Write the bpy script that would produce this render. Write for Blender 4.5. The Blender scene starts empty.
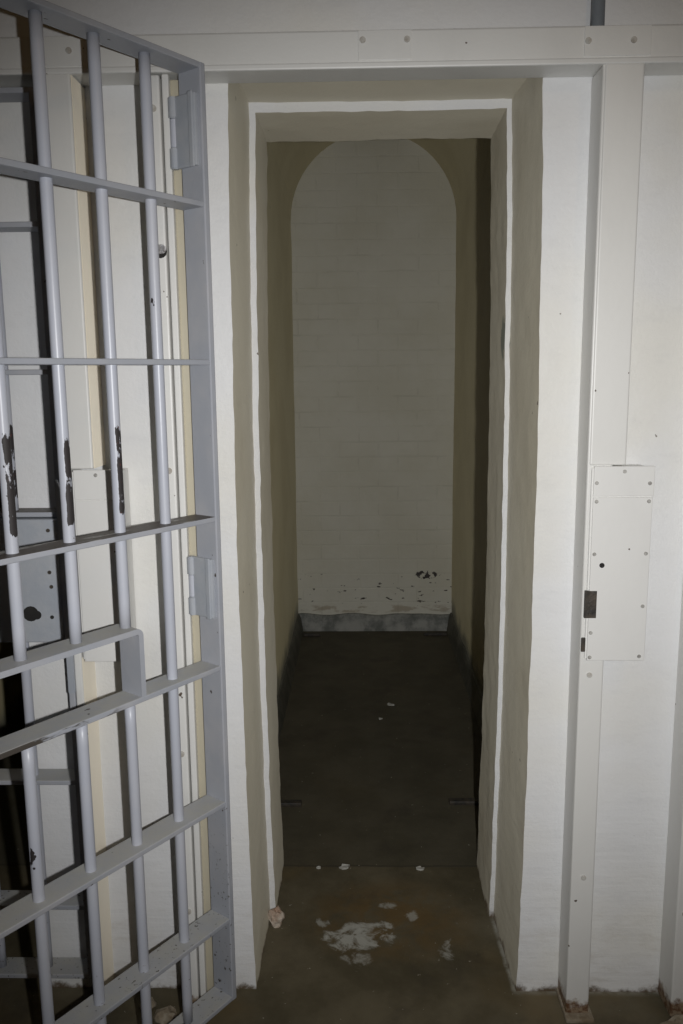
import bpy, bmesh, math, random
from mathutils import Vector, Matrix, noise
random.seed(7)
S = bpy.context.scene
C = S.collection

# ------------------------------------------------------------------ helpers
def link(name, bm, mat, parent=None, smooth=False):
    me = bpy.data.meshes.new(name)
    bmesh.ops.recalc_face_normals(bm, faces=bm.faces[:])
    if smooth:
        for f in bm.faces: f.smooth = True
    bm.to_mesh(me); bm.free()
    me.materials.append(mat)
    o = bpy.data.objects.new(name, me); C.objects.link(o)
    if parent: o.parent = parent
    return o

def thing(name, label, cat, loc=(0, 0, 0), rotz=0, group=None):
    o = bpy.data.objects.new(name, None); C.objects.link(o)
    o.location = loc; o.rotation_euler = (0, 0, rotz)
    o.empty_display_size = .05
    o['label'] = label; o['category'] = cat
    if group: o['group'] = group
    return o

def tag(o, label, cat, group=None):
    o['label'] = label; o['category'] = cat
    if group: o['group'] = group
    return o

def struct(name, bm, mat, label=None, smooth=False):
    o = link(name, bm, mat, smooth=smooth); o['kind'] = 'structure'
    if label: o['label'] = label
    return o

def box(bm, x0, x1, y0, y1, z0, z1, bev=0.0, seg=2):
    b = bmesh.new()
    vs = [b.verts.new((x, y, z)) for x in (x0, x1) for y in (y0, y1) for z in (z0, z1)]
    for q in ((0, 1, 3, 2), (4, 6, 7, 5), (0, 4, 5, 1), (2, 3, 7, 6), (0, 2, 6, 4), (1, 5, 7, 3)):
        b.faces.new([vs[i] for i in q])
    bmesh.ops.recalc_face_normals(b, faces=b.faces[:])
    if bev > 0:
        bmesh.ops.bevel(b, geom=b.edges[:], offset=bev, segments=seg, affect='EDGES', profile=.5)
    merge(bm, b)

def merge(bm, b):
    t = bpy.data.meshes.new('tmp'); b.to_mesh(t); b.free()
    bm.from_mesh(t); bpy.data.meshes.remove(t)

def cyl(bm, p0, p1, r, n=20, bev=0.0):
    p0 = Vector(p0); p1 = Vector(p1); d = p1 - p0
    b = bmesh.new()
    bmesh.ops.create_cone(b, cap_ends=True, segments=n, radius1=r, radius2=r, depth=d.length)
    if bev:
        es = [e for e in b.edges if abs(abs(e.verts[0].co.z) - d.length/2) < 1e-6 and abs(e.verts[0].co.z - e.verts[1].co.z) < 1e-6]
        bmesh.ops.bevel(b, geom=es, offset=bev, segments=2, affect='EDGES')
    m = Matrix.Translation((p0 + p1)/2) @ d.to_track_quat('Z', 'Y').to_matrix().to_4x4()
    bmesh.ops.transform(b, matrix=m, verts=b.verts)
    merge(bm, b)

def wob(p, a=.0018, b=.0016):
    """hand-plastered unevenness, the same for every vertex at the same place"""
    v = noise.noise_vector(Vector(p)*4.3)*a + noise.noise_vector(Vector(p)*19.0)*b + noise.noise_vector(Vector(p)*52.0)*b*.7
    q = Vector(p) + v
    if p[2] <= 0.0005: q.z = p[2]
    return q

def slab(bm, x0, x1, y0, y1, z0, z1, g=.04, a=.0018, b=.0016):
    """a box cut into a fine grid and roughened like old plaster"""
    def ax(u, v):
        n = max(1, round((v-u)/g)); return [u+(v-u)*i/n for i in range(n+1)]
    X, Y, Z = ax(x0, x1), ax(y0, y1), ax(z0, z1)
    cache = {}
    def V(x, y, z):
        k = (round(x, 5), round(y, 5), round(z, 5))
        if k not in cache: cache[k] = bm.verts.new(wob((x, y, z), a, b))
        return cache[k]
    def sheet(A, B, f):
        for i in range(len(A)-1):
            for j in range(len(B)-1):
                bm.faces.new([V(*f(A[i], B[j])), V(*f(A[i+1], B[j])), V(*f(A[i+1], B[j+1])), V(*f(A[i], B[j+1]))])
    for y in (y0, y1): sheet(X, Z, lambda p, q: (p, y, q))
    for x in (x0, x1): sheet(Y, Z, lambda p, q: (x, p, q))
    for z in (z0, z1): sheet(X, Y, lambda p, q: (p, q, z))

def prism_xz(bm, poly, y0, y1, bev=0):
    """outline in x,z pushed along y"""
    b = bmesh.new()
    lo = [b.verts.new((x, y0, z)) for x, z in poly]; hi = [b.verts.new((x, y1, z)) for x, z in poly]
    n = len(poly)
    b.faces.new(lo); b.faces.new(hi[::-1])
    for i in range(n): b.faces.new([lo[i], lo[(i+1) % n], hi[(i+1) % n], hi[i]])
    bmesh.ops.recalc_face_normals(b, faces=b.faces[:])
    if bev: bmesh.ops.bevel(b, geom=b.edges[:], offset=bev, segments=2, affect='EDGES')
    merge(bm, b)

def lump(bm, loc, size, seed, sub=3, amp=.35):
    b = bmesh.new(); bmesh.ops.create_icosphere(b, subdivisions=sub, radius=1)
    for v in b.verts:
        n = noise.noise(v.co*1.6 + Vector((seed*7.3, seed, 0)))*amp + noise.noise(v.co*4.5 + Vector((seed, 3, seed)))*amp*.4
        c = v.co*(1+n)
        v.co = Vector((c.x*size[0], c.y*size[1], c.z*size[2]))
    zmin = min(v.co.z for v in b.verts)
    cut = zmin*.55
    for v in b.verts:
        v.co.z = max(v.co.z, cut) - cut
        v.co += Vector(loc)
    merge(bm, b)

# ------------------------------------------------------------------ materials
def mat_new(name):
    m = bpy.data.materials.new(name); m.use_nodes = True
    nt = m.node_tree
    for n in list(nt.nodes): nt.nodes.remove(n)
    out = nt.nodes.new('ShaderNodeOutputMaterial'); bs = nt.nodes.new('ShaderNodeBsdfPrincipled')
    nt.links.new(bs.outputs[0], out.inputs[0])
    return m, nt, bs

class G:
    """small node-graph writer"""
    def __init__(s, nt, co='Object'):
        s.nt = nt; s.tc = nt.nodes.new('ShaderNodeTexCoord'); s.co = s.tc.outputs[co]
        s.sep = nt.nodes.new('ShaderNodeSeparateXYZ'); nt.links.new(s.co, s.sep.inputs[0])
        s.x, s.y, s.z = s.sep.outputs
        g = nt.nodes.new('ShaderNodeNewGeometry'); ns = nt.nodes.new('ShaderNodeSeparateXYZ')
        nt.links.new(g.outputs['Normal'], ns.inputs[0]); s.nz = ns.outputs[2]; s.nx = ns.outputs[0]
    def put(s, sock, v):
        if hasattr(v, 'is_output'): s.nt.links.new(v, sock)
        else: sock.default_value = v
    def m(s, op, a, b=0.0, c=None, clamp=False):
        n = s.nt.nodes.new('ShaderNodeMath'); n.operation = op; n.use_clamp = clamp
        s.put(n.inputs[0], a); s.put(n.inputs[1], b)
        if c is not None: s.put(n.inputs[2], c)
        return n.outputs[0]
    def noise(s, scale, detail=4, rough=.6, stretch=None, off=None, dist=0.0):
        n = s.nt.nodes.new('ShaderNodeTexNoise'); n.inputs['Scale'].default_value = scale
        n.inputs['Detail'].default_value = detail; n.inputs['Roughness'].default_value = rough
        n.inputs['Distortion'].default_value = dist
        v = s.co
        if stretch or off:
            mp = s.nt.nodes.new('ShaderNodeMapping'); s.nt.links.new(s.co, mp.inputs[0])
            if stretch: mp.inputs['Scale'].default_value = stretch
            if off: mp.inputs['Location'].default_value = off
            v = mp.outputs[0]
        s.nt.links.new(v, n.inputs['Vector']); return n.outputs[0]
    def step(s, v, a, b, lo=0.0, hi=1.0):
        n = s.nt.nodes.new('ShaderNodeMapRange'); n.interpolation_type = 'SMOOTHSTEP'; n.clamp = True
        s.put(n.inputs[0], v)
        if a > b: a, b, lo, hi = b, a, hi, lo
        n.inputs[1].default_value = a; n.inputs[2].default_value = b; n.inputs[3].default_value = lo; n.inputs[4].default_value = hi
        return n.outputs[0]
    def mix(s, f, a, b):
        n = s.nt.nodes.new('ShaderNodeMix'); n.data_type = 'RGBA'
        s.put(n.inputs[0], f)
        s.put(n.inputs[6], a if hasattr(a, 'is_output') else (*a, 1)); s.put(n.inputs[7], b if hasattr(b, 'is_output') else (*b, 1))
        return n.outputs[2]
    def blob(s, x, y, z, rx, ry, rz):
        """1 at a place, 0 away from it"""
        t = None
        for a, c, r in ((s.x, x, rx), (s.y, y, ry), (s.z, z, rz)):
            if r is None: continue
            d = s.m('DIVIDE', s.m('SUBTRACT', a, c), r); d = s.m('MULTIPLY', d, d)
            t = d if t is None else s.m('ADD', t, d)
        return s.m('SUBTRACT', 1.0, t, clamp=True)
    def bump(s, bs, h, strength=.5, dist=.01):
        n = s.nt.nodes.new('ShaderNodeBump'); n.inputs['Strength'].default_value = strength; n.inputs['Distance'].default_value = dist
        s.nt.links.new(h, n.inputs['Height']); s.nt.links.new(n.outputs[0], bs.inputs['Normal'])

def wall_paint(name, base, cream, rough=.55, dirt_z=.018, bump=.5, matte=.3, smear=False):
    m, nt, bs = mat_new(name); g = G(nt)
    bs.inputs['Diffuse Roughness'].default_value = matte
    col = g.mix(g.step(g.noise(1.7, 3), .42, .66), base, cream)
    col = g.mix(g.m('MULTIPLY', g.step(g.noise(9, 6, .7, (1, 1, 2.5)), .5, .8), .22), col, tuple(c*.72 for c in base))
    # small chips and specks in the paint
    col = g.mix(g.step(g.noise(38, 2, .5), .76, .79), col, (.16, .14, .11))
    # grime along the floor
    hgt = g.m('ADD', g.z, g.m('MULTIPLY', g.m('SUBTRACT', g.noise(14, 5, .7), .5), .09))
    col = g.mix(g.step(hgt, dirt_z, -.004), col, (.13, .095, .06))
    if smear:
        sm = g.m('MULTIPLY', g.blob(.35, .31, 1.585, .06, .05, .065), g.step(g.noise(30, 4), .3, .6))
        col = g.mix(g.step(sm, .08, .5, 0, .8), col, (.17, .20, .17))
    # yellowed mottling in the lowest course
    low = g.m('MULTIPLY', g.step(g.z, .42, .05), g.step(g.noise(6, 6, .75, (1, 1, 3)), .48, .75))
    col = g.mix(g.m('MULTIPLY', low, .35), col, (.42, .36, .27))
    nt.links.new(col, bs.inputs['Base Color']); bs.inputs['Roughness'].default_value = rough
    h = g.m('ADD', g.m('MULTIPLY', g.noise(18, 5, .6), .7), g.m('MULTIPLY', g.noise(10, 4, .6, (.5, .5, 5)), g.step(g.z, .75, .3, .10, .6)))
    h = g.m('ADD', h, g.m('MULTIPLY', g.noise(120, 3, .6), .18))
    g.bump(bs, h, bump, .008)
    return m

def metal_paint(name, base, rough=.4, rust_z=.05, cream=None, bump=.25):
    m, nt, bs = mat_new(name); g = G(nt)
    col = g.mix(g.m('MULTIPLY', g.step(g.noise(7, 5, .65, (1, 1, .4)), .48, .75), .2), base, tuple(c*.8 for c in base))
    if cream: col = g.mix(g.step(g.noise(2.3, 3, .5, (1, 1, .5)), .45, .65), col, cream)
    col = g.mix(g.step(g.noise(45, 2, .5), .755, .77), col, (.12, .09, .07))
    hgt = g.m('ADD', g.z, g.m('MULTIPLY', g.m('SUBTRACT', g.noise(22, 5, .7), .5), .09))
    col = g.mix(g.step(hgt, rust_z, rust_z-.02), col, g.mix(g.step(g.noise(60, 3), .4, .6), (.33, .25, .17), (.14, .07, .035)))
    nt.links.new(col, bs.inputs['Base Color']); bs.inputs['Roughness'].default_value = rough
    g.bump(bs, g.m('ADD', g.noise(14, 4, .55), g.m('MULTIPLY', g.noise(90, 3), .25)), bump, .004)
    return m

M = {}
M['wall'] = wall_paint('white_painted_plaster', (.79, .795, .80), (.79, .78, .74))
M['wall_edge'] = wall_paint('beige_reveal_paint', (.58, .545, .44), (.53, .49, .385), bump=.35, matte=.5, smear=True)
M['steel'] = metal_paint('white_painted_steel', (.79, .785, .755), .42)
M['cream'] = metal_paint('cream_painted_steel', (.52, .475, .36), .5)
M['beam'] = metal_paint('white_painted_beam', (.77, .77, .745), .42, rust_z=-1)
M['side'] = metal_paint('pale_cream_paint', (.84, .775, .64), .5, rust_z=.03)
for n in M['side'].node_tree.nodes:
    if n.type == 'BSDF_PRINCIPLED': n.inputs['Diffuse Roughness'].default_value = .8
M['plate'] = metal_paint('white_plate_paint', (.82, .815, .79), .4, rust_z=-1)

def make_gate_paint():
    m, nt, bs = mat_new('blue_grey_gate_paint'); g = G(nt)
    base = (.52, .545, .615)
    col = g.mix(g.step(g.noise(5, 4, .6), .4, .7), base, (.56, .575, .63))
    # handled stretch of the bars: paint worn through to dark metal, ragged edges
    zone = g.m('MULTIPLY', g.step(g.z, 1.215, 1.25), g.step(g.z, 1.46, 1.38))
    zone = g.m('MULTIPLY', zone, g.step(g.x, .15, .2))
    side = g.step(g.m('ADD', g.m('MULTIPLY', g.nx, .75), g.m('MULTIPLY', g.m('SUBTRACT', g.noise(9, 2), .5), .9)), -.12, .35)
    zone = g.m('MULTIPLY', zone, side)
    worn = g.m('ADD', g.noise(26, 5, .7, (1.3, 1.3, .45)), g.m('MULTIPLY', g.m('SUBTRACT', zone, 1.0), .5))
    worn = g.step(worn, .41, .44)
    red = g.step(g.noise(70, 2), .66, .70)
    dark = g.mix(red, (.035, .03, .03), (.09, .035, .03))
    few = g.step(g.noise(30, 3, .6, (1, 1, .8), (3, 1, 0)), .715, .73)
    f = g.m('MAXIMUM', worn, few)
    col = g.mix(f, col, dark)
    # rust specks near the floor
    spk = g.m('MULTIPLY', g.step(g.noise(95, 3, .6), .66, .70), g.step(g.z, .5, .05))
    col = g.mix(spk, col, (.09, .075, .06))
    nt.links.new(col, bs.inputs['Base Color'])
    nt.links.new(g.m('ADD', g.m('MULTIPLY', f, .3), .36), bs.inputs['Roughness'])
    g.bump(bs, g.m('SUBTRACT', g.m('MULTIPLY', g.noise(30, 4), .4), g.m('MULTIPLY', f, .6)), .3, .003)
    return m
M['gate'] = make_gate_paint()

def make_gate_flat():
    # flat bars: dust and worn paint lie on the upper faces
    m, nt, bs = mat_new('gate_flat_bar_paint'); g = G(nt)
    base = (.40, .42, .465)
    col = g.mix(g.step(g.noise(5, 4, .6), .4, .7), base, (.47, .475, .50))
    up = g.step(g.nz, .5, .9)
    dust = g.step(g.noise(16, 6, .7), .3, .7)
    col = g.mix(g.m('MULTIPLY', up, g.m('ADD', g.m('MULTIPLY', dust, .55), .2)), col, (.50, .49, .43))
    zone = g.m('MULTIPLY', g.step(g.z, 1.15, 1.18), g.step(g.z, 1.30, 1.25))
    grime = g.m('MULTIPLY', g.m('MULTIPLY', up, zone), g.step(g.noise(13, 5, .7, (.6, 2.5, 1)), .36, .46))
    col = g.mix(g.m('MULTIPLY', grime, .92), col, (.06, .04, .025))
    # long scrape along the lower edge of the slot
    lowz = g.m('MULTIPLY', g.step(g.z, .866, .869), g.step(g.z, .882, .878))
    scr = g.m('MULTIPLY', g.m('MULTIPLY', lowz, g.step(up, .6, .4)), g.m('MULTIPLY', g.step(g.x, .24, .30), g.step(g.noise(12, 5, .7, (.5, 1, 3)), .42, .5)))
    col = g.mix(scr, col, (.08, .07, .06))
    few = g.step(g.noise(34, 3, .6, (.7, 1, 1), (3, 1, 0)), .69, .71)
    col = g.mix(few, col, (.06, .045, .035))
    spk = g.m('MULTIPLY', g.step(g.noise(110, 3, .6), .63, .68), g.step(g.z, .62, .2))
    col = g.mix(spk, col, (.085, .075, .06))
    nt.links.new(col, bs.inputs['Base Color']); bs.inputs['Roughness'].default_value = .48
    g.bump(bs, g.noise(40, 4), .25, .003)
    return m
M['gate_flat'] = make_gate_flat()

def make_brick():
    m, nt, bs = mat_new('white_painted_brick'); g = G(nt)
    br = nt.nodes.new('ShaderNodeTexBrick')
    sw = nt.nodes.new('ShaderNodeCombineXYZ'); nt.links.new(g.m('ADD', g.x, g.m('MULTIPLY', g.noise(6), .02)), sw.inputs[0])
    nt.links.new(g.m('ADD', g.z, g.m('MULTIPLY', g.noise(5), .012)), sw.inputs[1])
    nt.links.new(sw.outputs[0], br.inputs['Vector'])
    br.inputs['Scale'].default_value = 1.0; br.inputs['Mortar Size'].default_value = .006
    br.inputs['Mortar Smooth'].default_value = .6
    br.inputs['Brick Width'].default_value = .225; br.inputs['Row Height'].default_value = .086
    mor = br.outputs['Fac']
    col = g.mix(g.step(g.noise(3, 4), .35, .7), (.83, .81, .70), (.77, .745, .62))
    col = g.mix(g.m('MULTIPLY', mor, g.m('MULTIPLY', g.step(g.noise(7, 4, .6, (.6, 1, 2)), .46, .68), .2)), col, (.42, .39, .31))
    # paint lost in dark flecks low on the wall
    low = g.m('MULTIPLY', g.step(g.z, .10, .16), g.step(g.z, .68, .22))
    ch = g.m('ADD', g.noise(25, 3, .55, (.7, 1, 1.7), (1.3, 0, 2.1)), g.m('MULTIPLY', g.m('SUBTRACT', low, 1.0), .25))
    col = g.mix(g.step(ch, .625, .66), col, (.09, .075, .06))
    big = g.m('MULTIPLY', g.blob(.38, 0, .33, .075, None, .03), g.step(g.noise(40, 4, .6), .47, .55))
    col = g.mix(g.step(big, .1, .35), col, (.06, .05, .045))
    br2 = g.m('MULTIPLY', g.m('MULTIPLY', g.step(g.z, .095, .11), g.step(g.z, .155, .135)), g.step(g.noise(9, 4, .6, (1, 1, 3)), .47, .6))
    col = g.mix(g.m('MULTIPLY', br2, .55), col, (.36, .27, .16))
    nt.links.new(col, bs.inputs['Base Color']); bs.inputs['Roughness'].default_value = .6
    h = g.m('SUBTRACT', g.m('MULTIPLY', g.noise(22, 5), .7), g.m('MULTIPLY', mor, g.step(g.noise(4, 3), .3, .7, .08, .5)))
    g.bump(bs, h, .45, .006)
    return m
M['brick'] = make_brick()

def make_cell_paint():
    m, nt, bs = mat_new('cream_cell_paint'); g = G(nt)
    col = g.mix(g.step(g.noise(2.5, 5, .6), .38, .68), (.59, .525, .33), (.53, .465, .28)); bs.inputs['Diffuse Roughness'].default_value = .7
    col = g.mix(g.step(g.noise(33, 3), .74, .77), col, (.3, .27, .2))
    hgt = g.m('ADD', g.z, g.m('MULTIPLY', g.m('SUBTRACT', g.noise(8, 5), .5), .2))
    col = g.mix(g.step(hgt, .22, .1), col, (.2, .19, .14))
    nt.links.new(col, bs.inputs['Base Color']); bs.inputs['Roughness'].default_value = .55
    g.bump(bs, g.m('ADD', g.noise(14, 4), g.m('MULTIPLY', g.noise(70, 3), .3)), .4, .006)
    return m
M['cell'] = make_cell_paint()

def make_floor():
    m, nt, bs = mat_new('dark_worn_concrete'); g = G(nt)
    col = g.mix(g.step(g.noise(3.2, 7, .65), .36, .66), (.09, .075, .042), (.165, .14, .088))
    col = g.mix(g.m('MULTIPLY', g.step(g.noise(2.1, 4, .6, None, (5, 2, 0)), .5, .7), .6), col, (.16, .115, .05))
    # the cell floor behind the threshold line is the same concrete, mixed greyer and darker
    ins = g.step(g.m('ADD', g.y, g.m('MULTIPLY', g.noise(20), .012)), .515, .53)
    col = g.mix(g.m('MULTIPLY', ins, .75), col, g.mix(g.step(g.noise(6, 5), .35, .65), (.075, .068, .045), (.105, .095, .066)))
    # seam at the threshold
    seam = g.step(g.m('ABSOLUTE', g.m('SUBTRACT', g.y, g.m('ADD', .511, g.m('MULTIPLY', g.noise(9), .02)))), .006, .002)
    col = g.mix(g.m('MULTIPLY', seam, .6), col, (.05, .042, .03))
    # rusty patch and a dried white spill in the doorway
    n1 = g.noise(11, 6, .68, None, (.2, .7, 0), .4)
    rust = g.m('MULTIPLY', g.blob(.07, .27, 0, .26, .20, None), g.step(n1, .36, .58))
    col = g.mix(g.m('MULTIPLY', rust, .75), col, (.17, .105, .035))
    def spill(cx, cy, rx, ry, off, lo=.42, hi=.6, amt=.9, c=(.52, .52, .47)):
        nonlocal col
        b = g.blob(cx, cy, 0, rx, ry, None)
        n = g.noise(17, 6, .7, None, off, .5)
        f = g.step(g.m('ADD', n, g.m('MULTIPLY', g.m('SUBTRACT', b, 1.0), .45)), lo-.05, hi-.08)
        col = g.mix(g.m('MULTIPLY', f, amt), col, c)
    spill(-.015, .19, .15, .11, (0, 0, 0))
    spill(.03, .235, .11, .05, (1, 4, 0))
    spill(-.02, .11, .07, .07, (2, 0, 0), amt=.6)
    spill(.135, .285, .035, .04, (3, 1, 0), amt=.65)
    spill(.225, .14, .045, .07, (4, 1, 0), amt=.6)
    spill(-.12, .25, .05, .05, (1, 7, 0), amt=.6)
    spill(.07, .33, .05, .03, (6, 7, 0), amt=.6)
    edge = g.m('SUBTRACT', g.x, g.m('ADD', g.m('MULTIPLY_ADD', g.y, -.043, .365), g.m('MULTIPLY', g.m('SUBTRACT', g.noise(28, 4), .5), .012)))
    edge = g.m('MULTIPLY', g.step(edge, -.004, .006), g.m('MULTIPLY', g.step(g.y, -.02, .01), g.step(g.y, .30, .27)))
    col = g.mix(g.m('MULTIPLY', edge, g.step(g.noise(24, 4), .35, .6, .2, .8)), col, (.42, .41, .35))
    # dark damp blotches
    dk = g.step(g.noise(4.5, 5, .6, None, (8, 8, 0)), .54, .7)
    col = g.mix(g.m('MULTIPLY', dk, .55), col, (.06, .05, .035))
    sp = g.step(g.noise(60, 3, .6), .70, .73)
    col = g.mix(sp, col, (.38, .35, .28))
    nt.links.new(col, bs.inputs['Base Color']); bs.inputs['Roughness'].default_value = .72
    g.bump(bs, g.m('ADD', g.noise(12, 6, .6), g.m('MULTIPLY', g.noise(80, 4), .35)), .35, .006)
    return m
M['floor'] = make_floor()

def simple(name, base, alt, scale=12, rough=.6, bump=.4, metallic=0.0):
    m, nt, bs = mat_new(name); g = G(nt)
    nt.links.new(g.mix(g.step(g.noise(scale, 5, .65), .35, .66), base, alt), bs.inputs['Base Color'])
    bs.inputs['Roughness'].default_value = rough; bs.inputs['Metallic'].default_value = metallic
    g.bump(bs, g.noise(scale*3, 4), bump, .004)
    return m
M['cement'] = simple('grey_cement_skirting', (.17, .18, .165), (.42, .42, .39), 11, .7)
M['cement_dark'] = simple('dark_damp_cement', (.10, .10, .08), (.17, .165, .135), 8, .7)
M['dark'] = simple('dark_bare_iron', (.03, .028, .025), (.075, .06, .045), 40, .55, .4)
M['bolt'] = simple('painted_bolt_head', (.58, .57, .53), (.42, .38, .33), 60, .4, .2)
M['screw'] = simple('dull_screw_head', (.50, .49, .46), (.28, .27, .25), 90, .45, .2)
M['bright_bolt'] = simple('bare_bolt', (.55, .55, .56), (.18, .16, .15), 70, .3, .3, .6)
M['conduit'] = simple('grey_conduit', (.20, .22, .24), (.25, .27, .28), 10, .4, .2)
M['plaster'] = simple('broken_plaster', (.62, .54, .45), (.40, .26, .18), 30, .8, .6)
M['flake'] = simple('white_paint_flake', (.62, .62, .58), (.5, .49, .44), 40, .6, .3)
M['rubble'] = simple('dusty_rubble', (.40, .35, .27), (.22, .17, .11), 25, .85, .6)
M['lock'] = simple('grey_lock_paint', (.40, .43, .475), (.45, .47, .50), 14, .4, .3)
M['black'] = simple('black_hole', (.012, .011, .01), (.02, .018, .016), 30, .8, .1)
M['tan'] = simple('tan_corridor_paint', (.16, .12, .07), (.13, .10, .06), 3, .6, .3)

# ------------------------------------------------------------------ the setting
XL, XR, ZC = -2.2, 2.2, 2.9
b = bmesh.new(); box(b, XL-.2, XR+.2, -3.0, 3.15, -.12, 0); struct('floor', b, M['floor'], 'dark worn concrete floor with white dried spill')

def bow(z): return .006*(1-2*((min(z, 2.2)-1.1)/1.1)**2)     # the old jambs belly out a little at mid height
def reveal_paint(o):
    for p in o.data.polygons: p.use_smooth = True
    o.data.set_sharp_from_angle(angle=math.radians(42))
    # the faces turned into the doorway are painted beige
    o.data.materials.append(M['wall_edge'])
    for p in o.data.polygons:
        if abs(p.normal.y) < .6: p.material_index = 1
# front wall: outer skin with the doorways, inner skin with narrower doorways
b = bmesh.new()
OL, OR, NL, NR = -.272, .381, -1.42, -.778
slab(b, XL, NL, 0, .28, 0, ZC, .06)
slab(b, NR, OL, 0, .28, 0, 2.137, .022); slab(b, OR, 1.0, 0, .28, 0, 2.137, .022); slab(b, 1.0, XR, 0, .28, 0, ZC, .08)
slab(b, NL, 1.0, 0, .28, 2.137, ZC, .03)
for v in b.verts:                                   # the reveals close in a little towards the back
    if abs(v.co.x-OL) < .012: v.co.x += .006*v.co.y/.28 - bow(v.co.z)
    if abs(v.co.x-OR) < .012: v.co.x -= .012*v.co.y/.28 - bow(v.co.z)
o = struct('wall_front', b, M['wall'], 'white painted plaster wall around the cell doorways'); reveal_paint(o)
b = bmesh.new()
IL, IR = -.251, .357
slab(b, XL, NL+.02, .28, .53, 0, ZC, .08); slab(b, NR-.02, IL, .28, .53, 0, 2.115, .022, .002, .002); slab(b, IR, XR, .28, .53, 0, 2.115, .022, .002, .002)
slab(b, NL+.02, XR, .28, .53, 2.115, ZC, .022, .002, .002)
for v in b.verts:
    if abs(v.co.x-IL) < .012: v.co.x -= bow(v.co.z)
    if abs(v.co.x-IR) < .012: v.co.x += bow(v.co.z)
o = struct('wall_inner', b, M['wall'], 'inner white step of the cell doorway'); reveal_paint(o)

# our cell and the next one: side walls, back wall, barrel vault
CL, CR, YB, PIT = -.375, .532, 2.92, 1.09
def cell_wall(name, x0, x1, y0, y1, mat, lab):
    b = bmesh.new(); slab(b, x0, x1, y0, y1, 0, ZC, .07, .004, .001); struct(name, b, mat, lab)
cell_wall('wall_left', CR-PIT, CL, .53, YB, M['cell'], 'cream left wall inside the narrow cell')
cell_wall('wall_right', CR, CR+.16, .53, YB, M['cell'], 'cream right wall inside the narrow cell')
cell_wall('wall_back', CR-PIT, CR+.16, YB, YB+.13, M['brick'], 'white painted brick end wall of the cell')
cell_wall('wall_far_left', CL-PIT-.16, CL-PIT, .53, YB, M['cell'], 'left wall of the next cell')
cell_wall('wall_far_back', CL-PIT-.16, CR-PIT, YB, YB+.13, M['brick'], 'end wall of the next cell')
def vault(name, x0, x1, lab):
    b = bmesh.new(); r = (x1-x0)/2; cx = (x0+x1)/2; zs = 2.33; n = 28
    ys = [.53, YB]
    arc = [(cx - r*math.cos(math.pi*i/n), zs + r*math.sin(math.pi*i/n)) for i in range(n+1)]
    V = {}
    for y in ys:
        V[y] = [b.verts.new((x, y, z)) for x, z in arc]
        V[y, 't'] = [b.verts.new((x, y, ZC)) for x, z in arc]
    for i in range(n):
        b.faces.new([V[.53][i], V[.53][i+1], V[YB][i+1], V[YB][i]])
        b.faces.new([V[.53, 't'][i], V[YB, 't'][i], V[YB, 't'][i+1], V[.53, 't'][i+1]])
        for y in ys: b.faces.new([V[y][i], V[y][i+1], V[y, 't'][i+1], V[y, 't'][i]])
    for i in (0, n): b.faces.new([V[.53][i], V[YB][i], V[YB, 't'][i], V[.53, 't'][i]])
    struct(name, b, M['cell'], lab)
vault('ceiling', CL, CR, 'cream barrel vault of the cell')
vault('ceiling_far', CL-PIT, CR-PIT, 'barrel vault of the next cell')
# the corridor around the viewer
b = bmesh.new(); box(b, XL-.2, XR+.2, -3.0, 3.15, ZC, ZC+.12); struct('ceiling_corridor', b, M['tan'])
b = bmesh.new(); box(b, XL-.2, XR+.2, -3.1, -3.0, 0, ZC); struct('wall_corridor', b, M['tan'])
b = bmesh.new(); box(b, XL-.2, XL, -3.0, .0, 0, ZC); struct('wall_corridor_left', b, M['tan'])
b = bmesh.new(); box(b, XR, XR+.2, -3.0, .0, 0, ZC); struct('wall_corridor_right', b, M['tan'])

# cement skirting in the cell, sloping ledge with an uneven top edge
def skirting(name, along, a0, a1, fixed, out, top, mat, lab):
    b = bmesh.new(); n = int((a1-a0)/.03); rows = []
    for i in range(n+1):
        t = a0+(a1-a0)*i/n
        zt = top + noise.noise(Vector((t*6, fixed*3, 1)))*.014
        zm = top*.72 + noise.noise(Vector((t*9, fixed*3, 5)))*.012
        prof = [(0, zt), (.35, zt-.004), (.6, zm), (1.0, 0.0), (0, 0.0)]
        rows.append([b.verts.new((t, fixed+out*p, z) if along == 'x' else (fixed+out*p, t, z)) for p, z in prof])
    for i in range(n):
        for j in range(5): b.faces.new([rows[i][j], rows[i+1][j], rows[i+1][(j+1) % 5], rows[i][(j+1) % 5]])
    b.faces.new(rows[0]); b.faces.new(rows[-1])
    struct(name, b, mat, lab)
skirting('baseboard_back', 'x', CL, CR, YB+.003, -.045, .095, M['cement'], 'grey cement skirting along the cell end wall')
skirting('baseboard_left', 'y', .56, YB-.02, CL-.003, .035, .10, M['cement_dark'], 'dark cement skirting along the left cell wall')
skirting('baseboard_right', 'y', .56, YB-.02, CR+.003, -.035, .10, M['cement_dark'], 'dark cement skirting along the right cell wall')

# ------------------------------------------------------------------ painted steel frame on the wall
YF = -.082
def bolt_head(parent, x, y, z, r=.007, mat='bolt', name='bolt'):
    b = bmesh.new(); cyl(b, (x, y+.001, z), (x, y-.0045, z), r, 14, .0015)
    cyl(b, (x, y-.004, z), (x, y-.0065, z), r*.55, 12, .001)
    return link(name, b, M[mat], parent, smooth=False)

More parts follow.
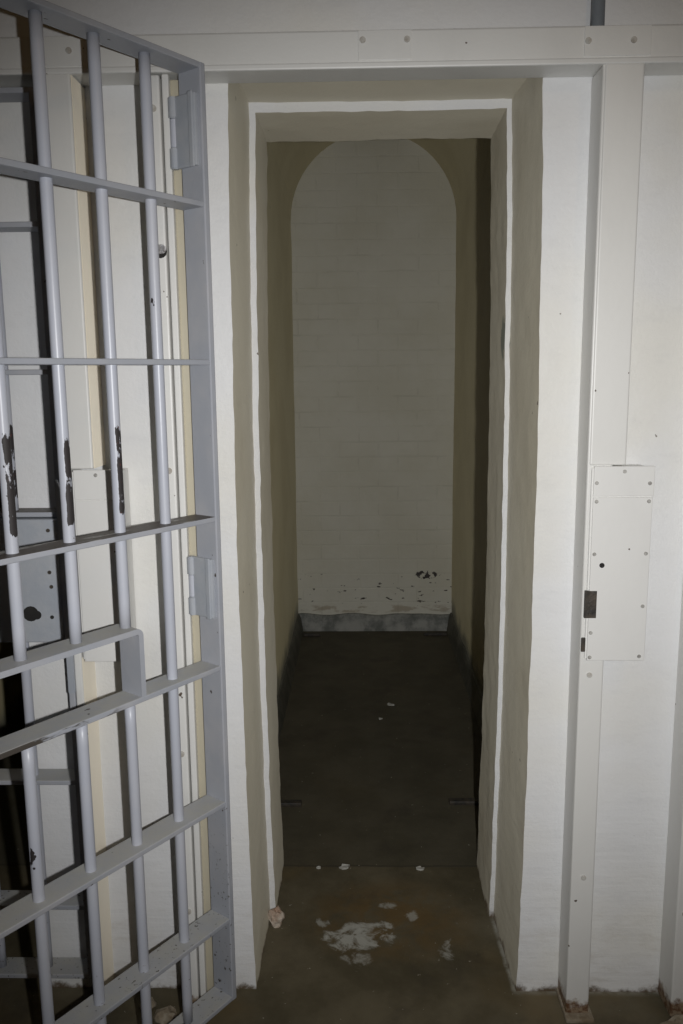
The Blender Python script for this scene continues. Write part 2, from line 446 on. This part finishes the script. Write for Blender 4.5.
beam = thing('header_beam', 'long white steel beam running across the wall above the cell doorways', 'beam', (0, 0, 2.09))
b = bmesh.new(); box(b, XL+.02, XR-.02, YF, .002, 0, .067, .004); link('channel', b, M['beam'], beam)
b = bmesh.new(); box(b, XL+.02, XR-.02, YF-.004, YF+.01, -.004, .008, .003); link('lip', b, M['beam'], beam)
for x0, x1, bolts in ((0.0, .103, (.009, .095)), (.437, .565, (.444, .531)), (-.640, -.541, (-.566, -.628))):
    b = bmesh.new(); box(b, x0, x1, YF-.0022, YF+.002, .011, .065, .0008); pl = link('splice_plate', b, M['beam'], beam)
    for xb in bolts: bolt_head(pl, xb, YF-.002, .047 if x0 < .4 and x0 > -.1 else .038, .006)

def latch_post(x, lab, low, high, cream=False):
    """post on the lock side: wide above the lock box, narrower below it"""
    t = thing('latch_post', lab, 'post', (x, 0, 0))
    b = bmesh.new(); box(b, 0, low, YF, .002, 0, 2.088, .004, 3); link('column', b, M['steel'], t)
    b = bmesh.new(); box(b, .004, high, YF-.003, .002, 1.305, 2.088, .004, 3); link('cover_strip', b, M['steel'], t)
    if cream:
        for x1, z0, z1 in ((low, .03, .884), (high, 1.306, 2.086)):
            b = bmesh.new(); box(b, x1, x1+.0015, YF+.003, .002, z0, z1); link('cream_side', b, M['side'], t)
    b = bmesh.new(); box(b, -.004, low+.009, YF-.022, .002, 0, .012, .004); link('foot_plate', b, M['rubble'], t)
    if not cream:
        bolt_head(t, .022, YF, .845, .006); bolt_head(t, .028, YF, .36, .006)
    return t
latch_post(.475, 'white steel post right of the open doorway, with the lock box on it', .053, .080)
latch_post(-.637, 'white steel post behind the open gate, nearest the left edge of the photo', .018, .070, True)

def hinge_post(x, lab, cream=True):
    """post on the hinge side: a bolted plate, a gap, a strip, a cream jamb"""
    t = thing('hinge_post', lab, 'post', (x, 0, 0))
    b = bmesh.new(); box(b, -.037, -.004, YF, .002, 0, 2.083, .004, 3); link('bolted_plate', b, M['steel'], t)
    b = bmesh.new(); box(b, 0, .014, YF+.003, .002, 0, 2.085, .003, 2); link('edge_strip', b, M['steel'], t)
    b = bmesh.new(); box(b, .013, .050, YF+.020, .002, 0, 2.080, .003, 2); link('jamb', b, M['cream'] if cream else M['steel'], t)
    for z in (2.02, 1.30, .66, .27): bolt_head(t, -.018, YF, z, .007)
    return t
hp = hinge_post(-.388, 'white steel post with cream edge that the open gate hangs from, left of the doorway')
# one bare bolt stands proud in a chipped hole
b = bmesh.new(); cyl(b, (-.0125, YF+.002, 1.752), (-.0125, YF-.006, 1.752), .0095, 16, .002); link('bare_bolt', b, M['bright_bolt'], hp)
b = bmesh.new(); cyl(b, (-.016, YF+.001, 1.748), (-.016, YF-.0012, 1.748), .0135, 12); link('chipped_hole', b, M['black'], hp)
hinge_post(.756, 'white steel post at the right edge of the photo beyond the lock box', False)

def lock_box(x, w, lab, plain=False):
    t = thing('lock_box', lab, 'lock', (x, 0, 0))
    yf = YF-.008
    b = bmesh.new(); box(b, -.004, w-.003, yf+.001, YF-.0035, .885, 1.30, .001); box(b, .056, w-.003, YF-.004, -.004, .885, 1.298, .001); link('case', b, M['plate'], t)
    b = bmesh.new(); box(b, 0, w, yf-.003, yf+.003, 1.2405, 1.304, .0015); link('top_plate', b, M['plate'], t)
    b = bmesh.new(); box(b, 0, w-.002, yf-.003, yf+.003, .881, 1.2385, .0015); link('cover_plate', b, M['plate'], t)
    r = w-.010
    for xx, zz in ((.006, 1.269), (w/2, 1.293), (r, 1.268), (.007, 1.230), (r, 1.230), (.007, 1.117), (r-.001, 1.118), (r-.002, 1.003), (.006, .944), (r-.004, .891), (.006, .889))[1 if plain else 0:2 if plain else 11]:
        b = bmesh.new(); cyl(b, (xx, yf-.002, zz), (xx, yf-.0048, zz), .0042, 12, .001); link('screw', b, M['screw'], t)
    if plain: return t
    b = bmesh.new(); cyl(b, (.024, yf-.001, 1.093), (.024, yf-.0042, 1.093), .0055, 14); link('keyhole', b, M['black'], t)
    # bolt slot through the left edge of the cover
    b = bmesh.new(); box(b, -.009, .016, yf-.0045, yf+.004, .977, 1.037, .001); link('bolt_slot', b, M['dark'], t)
    b = bmesh.new(); box(b, -.012, -.003, yf-.001, yf+.0045, .90, .932, .002); link('striker_tab', b, M['dark'], t)
    return t
lock_box(.487, .126, 'white steel lock box with keyhole and dark bolt slot, right of the doorway')
lock_box(-.608, .096, 'white lock box half hidden behind the bars of the open gate', True)

b = bmesh.new(); cyl(b, (.478, -.018, 2.155), (.478, -.018, ZC), .0135, 20)
cond = thing('conduit_pipe', 'short grey conduit rising from the beam at the top of the photo', 'pipe', (0, 0, 0))
link('pipe', b, M['conduit'], cond, True)
b = bmesh.new(); box(b, .452, .504, -.008, .002, 2.52, 2.545, .002); link('clip', b, M['conduit'], cond)

# ------------------------------------------------------------------ barred gates
def tube_bar(bm, s, z0, z1, r=.0108):
    b = bmesh.new(); n = max(2, int((z1-z0)/.05)); seg = 18; rings = []
    for i in range(n+1):
        z = z0+(z1-z0)*i/n
        rings.append([b.verts.new((s+r*math.cos(2*math.pi*k/seg), -.03+r*math.sin(2*math.pi*k/seg), z)) for k in range(seg)])
    for i in range(n):
        for k in range(seg): b.faces.new([rings[i][k], rings[i][(k+1) % seg], rings[i+1][(k+1) % seg], rings[i+1][k]])
    b.faces.new(rings[0][::-1]); b.faces.new(rings[-1])
    merge(bm, b)

def gate(label, loc, ang, rails, slot, lock_z, rods):
    """x runs from the hinge stile to the free edge, y=0 is the face towards the cell, y=-.06 the corridor face"""
    g = thing('barred_gate', label, 'gate', loc, ang)
    L = .77; T = .0055
    zb, zt = rails[-1], rails[0]
    b = bmesh.new(); box(b, -.018, -.004, -.061, .001, zb-T, zt+T, .0025); link('hinge_stile', b, M['gate_flat'], g)
    b = bmesh.new(); box(b, L-.014, L, -.061, .001, zb-T, zt+T, .0025); link('latch_stile', b, M['gate_flat'], g)
    for z in rails:
        b = bmesh.new(); box(b, -.005, L-.013, -.06, 0, z-T, z+T, .002)
        link('crossbar', b, M['gate_flat'], g)
    if slot:
        s0, zl, zu = slot
        b = bmesh.new()
        # one flat bar bent over at the corner: across the top of the slot and down its end
        th = .011; rad = .016; o = []; inn = []
        for i in range(7):
            a = math.pi/2 + math.pi/2*i/6
            o.append((s0+rad+rad*math.cos(a), zu+T-rad+rad*math.sin(a)))
            inn.append((s0+rad+(rad-th)*math.cos(a), zu+T-rad+(rad-th)*math.sin(a)))
        poly = [(L-.013, zu+T)] + o + [(s0, zl+T), (s0+th, zl+T)] + inn[::-1] + [(L-.013, zu+T-th)]
        prism_xz(b, poly, -.06, 0); link('slot_frame', b, M['gate_flat'], g)
    for s in rods:
        ranges = [(zb+T, zt-T)]
        if slot and s > slot[0]: ranges = [(slot[2]+T, zt-T), (zb+T, slot[1]-T)]
        if lock_z and s > L-.175: ranges = [(lock_z[1], zt-T), (zb+T, min(lock_z[0], lock_z[0]))]
        for z0, z1 in ranges:
            b = bmesh.new(); tube_bar(b, s, z0, z1); o = link('round_bar', b, M['gate'], g, True)
            o.data.polygons[-1].use_smooth = False; o.data.polygons[-2].use_smooth = False
    # hinges: leaf on the stile, knuckle at the corridor edge
    for z0, z1 in ((.985, 1.115), (1.905, 2.040)):
        b = bmesh.new(); box(b, -.005, .006, -.068, -.008, z0, z1, .003)
        h = link('hinge', b, M['lock'], g)
        b = bmesh.new(); box(b, .004, .009, -.024, -.012, z0-.002, z1+.002, .002); link('leaf_edge', b, M['lock'], h)
        b = bmesh.new(); cyl(b, (.004, -.070, z0), (.004, -.070, z0+.04), .0095, 18, .002); link('knuckle', b, M['lock'], h)
        b = bmesh.new(); cyl(b, (.004, -.070, z1-.04), (.004, -.070, z1), .0095, 18, .002); link('knuckle', b, M['lock'], h)
        b = bmesh.new(); cyl(b, (.003, -.070, z0+.041), (.003, -.070, z1-.041), .008, 18, .001); link('pin', b, M['gate'], h)
    if lock_z:
        z0, z1 = lock_z
        b = bmesh.new(); box(b, L-.165, L-.010, -.074, -.012, z0, z1, .003); lk = link('lock_case', b, M['lock'], g)
        for y, yy in ((-.074, -.0762), (-.012, -.0098)):
            b = bmesh.new(); cyl(b, (L-.080, y, z0+.066), (L-.080, yy, z0+.066), .017, 14); cyl(b, (L-.067, y, z0+.063), (L-.067, yy*1.0005, z0+.063), .010, 12); link('keyhole', b, M['black'], lk)
        for dx, dz in ((-.033, .158), (-.031, .126), (-.034, .058), (-.155, .23), (-.155, .03), (-.03, .25)):
            b = bmesh.new(); cyl(b, (L+dx, -.073, z0+dz), (L+dx, -.0765, z0+dz), .0042, 12, .001); link('rivet', b, M['dark'], lk)
        b = bmesh.new(); prism_xz(b, [(L-.008, z0-.115), (L+.007, z0-.115), (L+.007, z1+.055), (L-.004, z1+.085), (L-.008, z1+.085)], -.079, -.068, .0015)
        link('lock_guard', b, M['lock'], g)
    return g

ROD = [.106+.1125*k for k in range(6)]
ANG = math.atan2(-.8144, -.5802)
gate('blue-grey barred gate standing open left of the doorway, paint worn off its bars', (-.307, -.12, 0), ANG,
     [2.088, 1.832, 1.525, 1.201, .874, .557, .270, .070], (.200, .874, 1.013), None, ROD)
gate('closed barred gate of the next cell, seen through the open gate', (-1.409, -.020, 0), 0,
     [2.060, 1.805, 1.509, 1.207,   .935, .588, .275, .095], None, (.925, 1.199), [s-.018 for s in ROD])

# ------------------------------------------------------------------ small things on the floor
b = bmesh.new(); lump(b, (-.240, .245, 0), (.021, .02, .028), 3, 3, .5)
tag(link('plaster_chunk', b, M['plaster']), 'pinkish broken plaster chunk at the foot of the left door jamb', 'rubble')
b = bmesh.new(); lump(b, (.735, -.14, 0), (.05, .03, .03), 5, 3, .5)
tag(link('rubble_heap', b, M['rubble']), 'dusty lump of rubble at the foot of the right edge post', 'rubble')
for i, (x, y, r, lab) in enumerate(((-.47, -.10, .022, 'largest brown crumb of rubble at the wall foot behind the open gate'), (-.52, -.06, .016, 'brown crumb of rubble by the left gate shadow at the wall foot'),
                                    (-.425, -.13, .012, 'small crumb of rubble beside the hinge post foot'), (-.50, -.14, .010, 'tiniest crumb of rubble in front of the larger ones behind the gate'))):
    b = bmesh.new(); lump(b, (x, y, 0), (r*1.3, r, r*.7), 11+i, 2, .5)
    tag(link('rubble_crumb', b, M['rubble']), lab, 'rubble', 'rubble crumbs behind the open gate')
def flake(x, y, s, seed, lab, grp=None):
    b = bmesh.new(); n = 9; rr = random.Random(seed)
    top = []; bot = []
    for k in range(n):
        a = 2*math.pi*k/n; r = .72*s*(.55+.6*rr.random())
        z = .003+.004*rr.random()
        top.append(b.verts.new((x+1.5*r*math.cos(a), y+r*math.sin(a), z))); bot.append(b.verts.new((x+1.4*r*math.cos(a), y+.95*r*math.sin(a), 0)))
    b.faces.new(top); b.faces.new(bot[::-1])
    for k in range(n): b.faces.new([bot[k], bot[(k+1) % n], top[(k+1) % n], top[k]])
    tag(link('paint_flake', b, M['flake']), lab, 'paint flake', grp)
flake(-.055, .512, .018, 1, 'white paint flake on the threshold line, the largest, left of centre', 'paint flakes on the floor')
flake(.174, .505, .012, 2, 'white paint flake on the threshold line, right of centre', 'paint flakes on the floor')
flake(-.135, .508, .007, 3, 'tiny white paint flake on the threshold line nearest the left jamb', 'paint flakes on the floor')
flake(.133, 1.777, .018, 4, 'pale paint flake alone in the middle of the dark cell floor', 'paint flakes on the floor')
flake(.08, 1.62, .009, 6, 'small pale paint flake just in front of the one mid cell floor', 'paint flakes on the floor')
def strap(x0, x1, y, lab):
    b = bmesh.new(); box(b, x0, x1, y-.014, y+.014, 0, .014, .003)
    o = link('iron_strap', b, M['dark']); tag(o, lab, 'strap', 'iron straps on the cell floor')
strap(-.337, -.215, .885, 'dark iron strap on the cell floor by the left wall, nearer the doorway')
strap(.305, .494, .90, 'dark iron strap on the cell floor by the right wall, nearer the doorway')
strap(-.335, -.24, 2.79, 'dark iron strap on the cell floor in the far left corner')
strap(.36, .494, 2.80, 'dark iron strap on the cell floor in the far right corner')

# ------------------------------------------------------------------ camera
H, D, F = 1.5, 1.8175, 827.0
cam = bpy.data.cameras.new('camera'); co = bpy.data.objects.new('camera', cam); C.objects.link(co)
cam.sensor_fit = 'VERTICAL'; cam.sensor_height = 36; cam.lens = F/1024*36; cam.clip_start = .02
down = Vector((390-341.5, 5450-512, F)).normalized()
vx = 360-341.5; vy = -(down.x*vx + down.z*F)/down.y
fwd = Vector((vx, vy, F)).normalized(); right = down.cross(fwd)
# world rows in camera axes (x right, y down, z forward) -> blender camera axes (x right, y up, z back)
rows = [Vector((r.x, -r.y, -r.z)) for r in (right, fwd, -down)]
co.matrix_world = Matrix.Translation((0, -D, H)) @ Matrix([list(r) for r in rows]).to_4x4()
S.camera = co

# ------------------------------------------------------------------ light: the on-camera flash and dim warm corridor lamps
sp = bpy.data.lights.new('flash', 'SPOT'); so = bpy.data.objects.new('flash', sp); C.objects.link(so)
sp.energy = 102; sp.color = (1, .995, .99); sp.spot_size = math.radians(90); sp.spot_blend = 1.0; sp.shadow_soft_size = .010
so.matrix_world = co.matrix_world @ Matrix.Translation((.10, .0, 0)) @ Matrix.Rotation(math.radians(-1.5), 4, 'X') @ Matrix.Rotation(math.radians(-.8), 4, 'Y')
for x in (1.0,):
    la = bpy.data.lights.new('corridor_lamp', 'POINT'); lo = bpy.data.objects.new('corridor_lamp', la); C.objects.link(lo)
    la.energy = 4.0; la.color = (1, .66, .30); la.shadow_soft_size = .08; lo.location = (x, -1.9, 2.6)
w = bpy.data.worlds.new('world'); S.world = w; w.use_nodes = True
w.node_tree.nodes['Background'].inputs[0].default_value = (0, 0, 0, 1)

S.view_settings.view_transform = 'Standard'; S.view_settings.look = 'None'
S.view_settings.gamma = 1; S.view_settings.exposure = 0; S.view_settings.use_curve_mapping = False
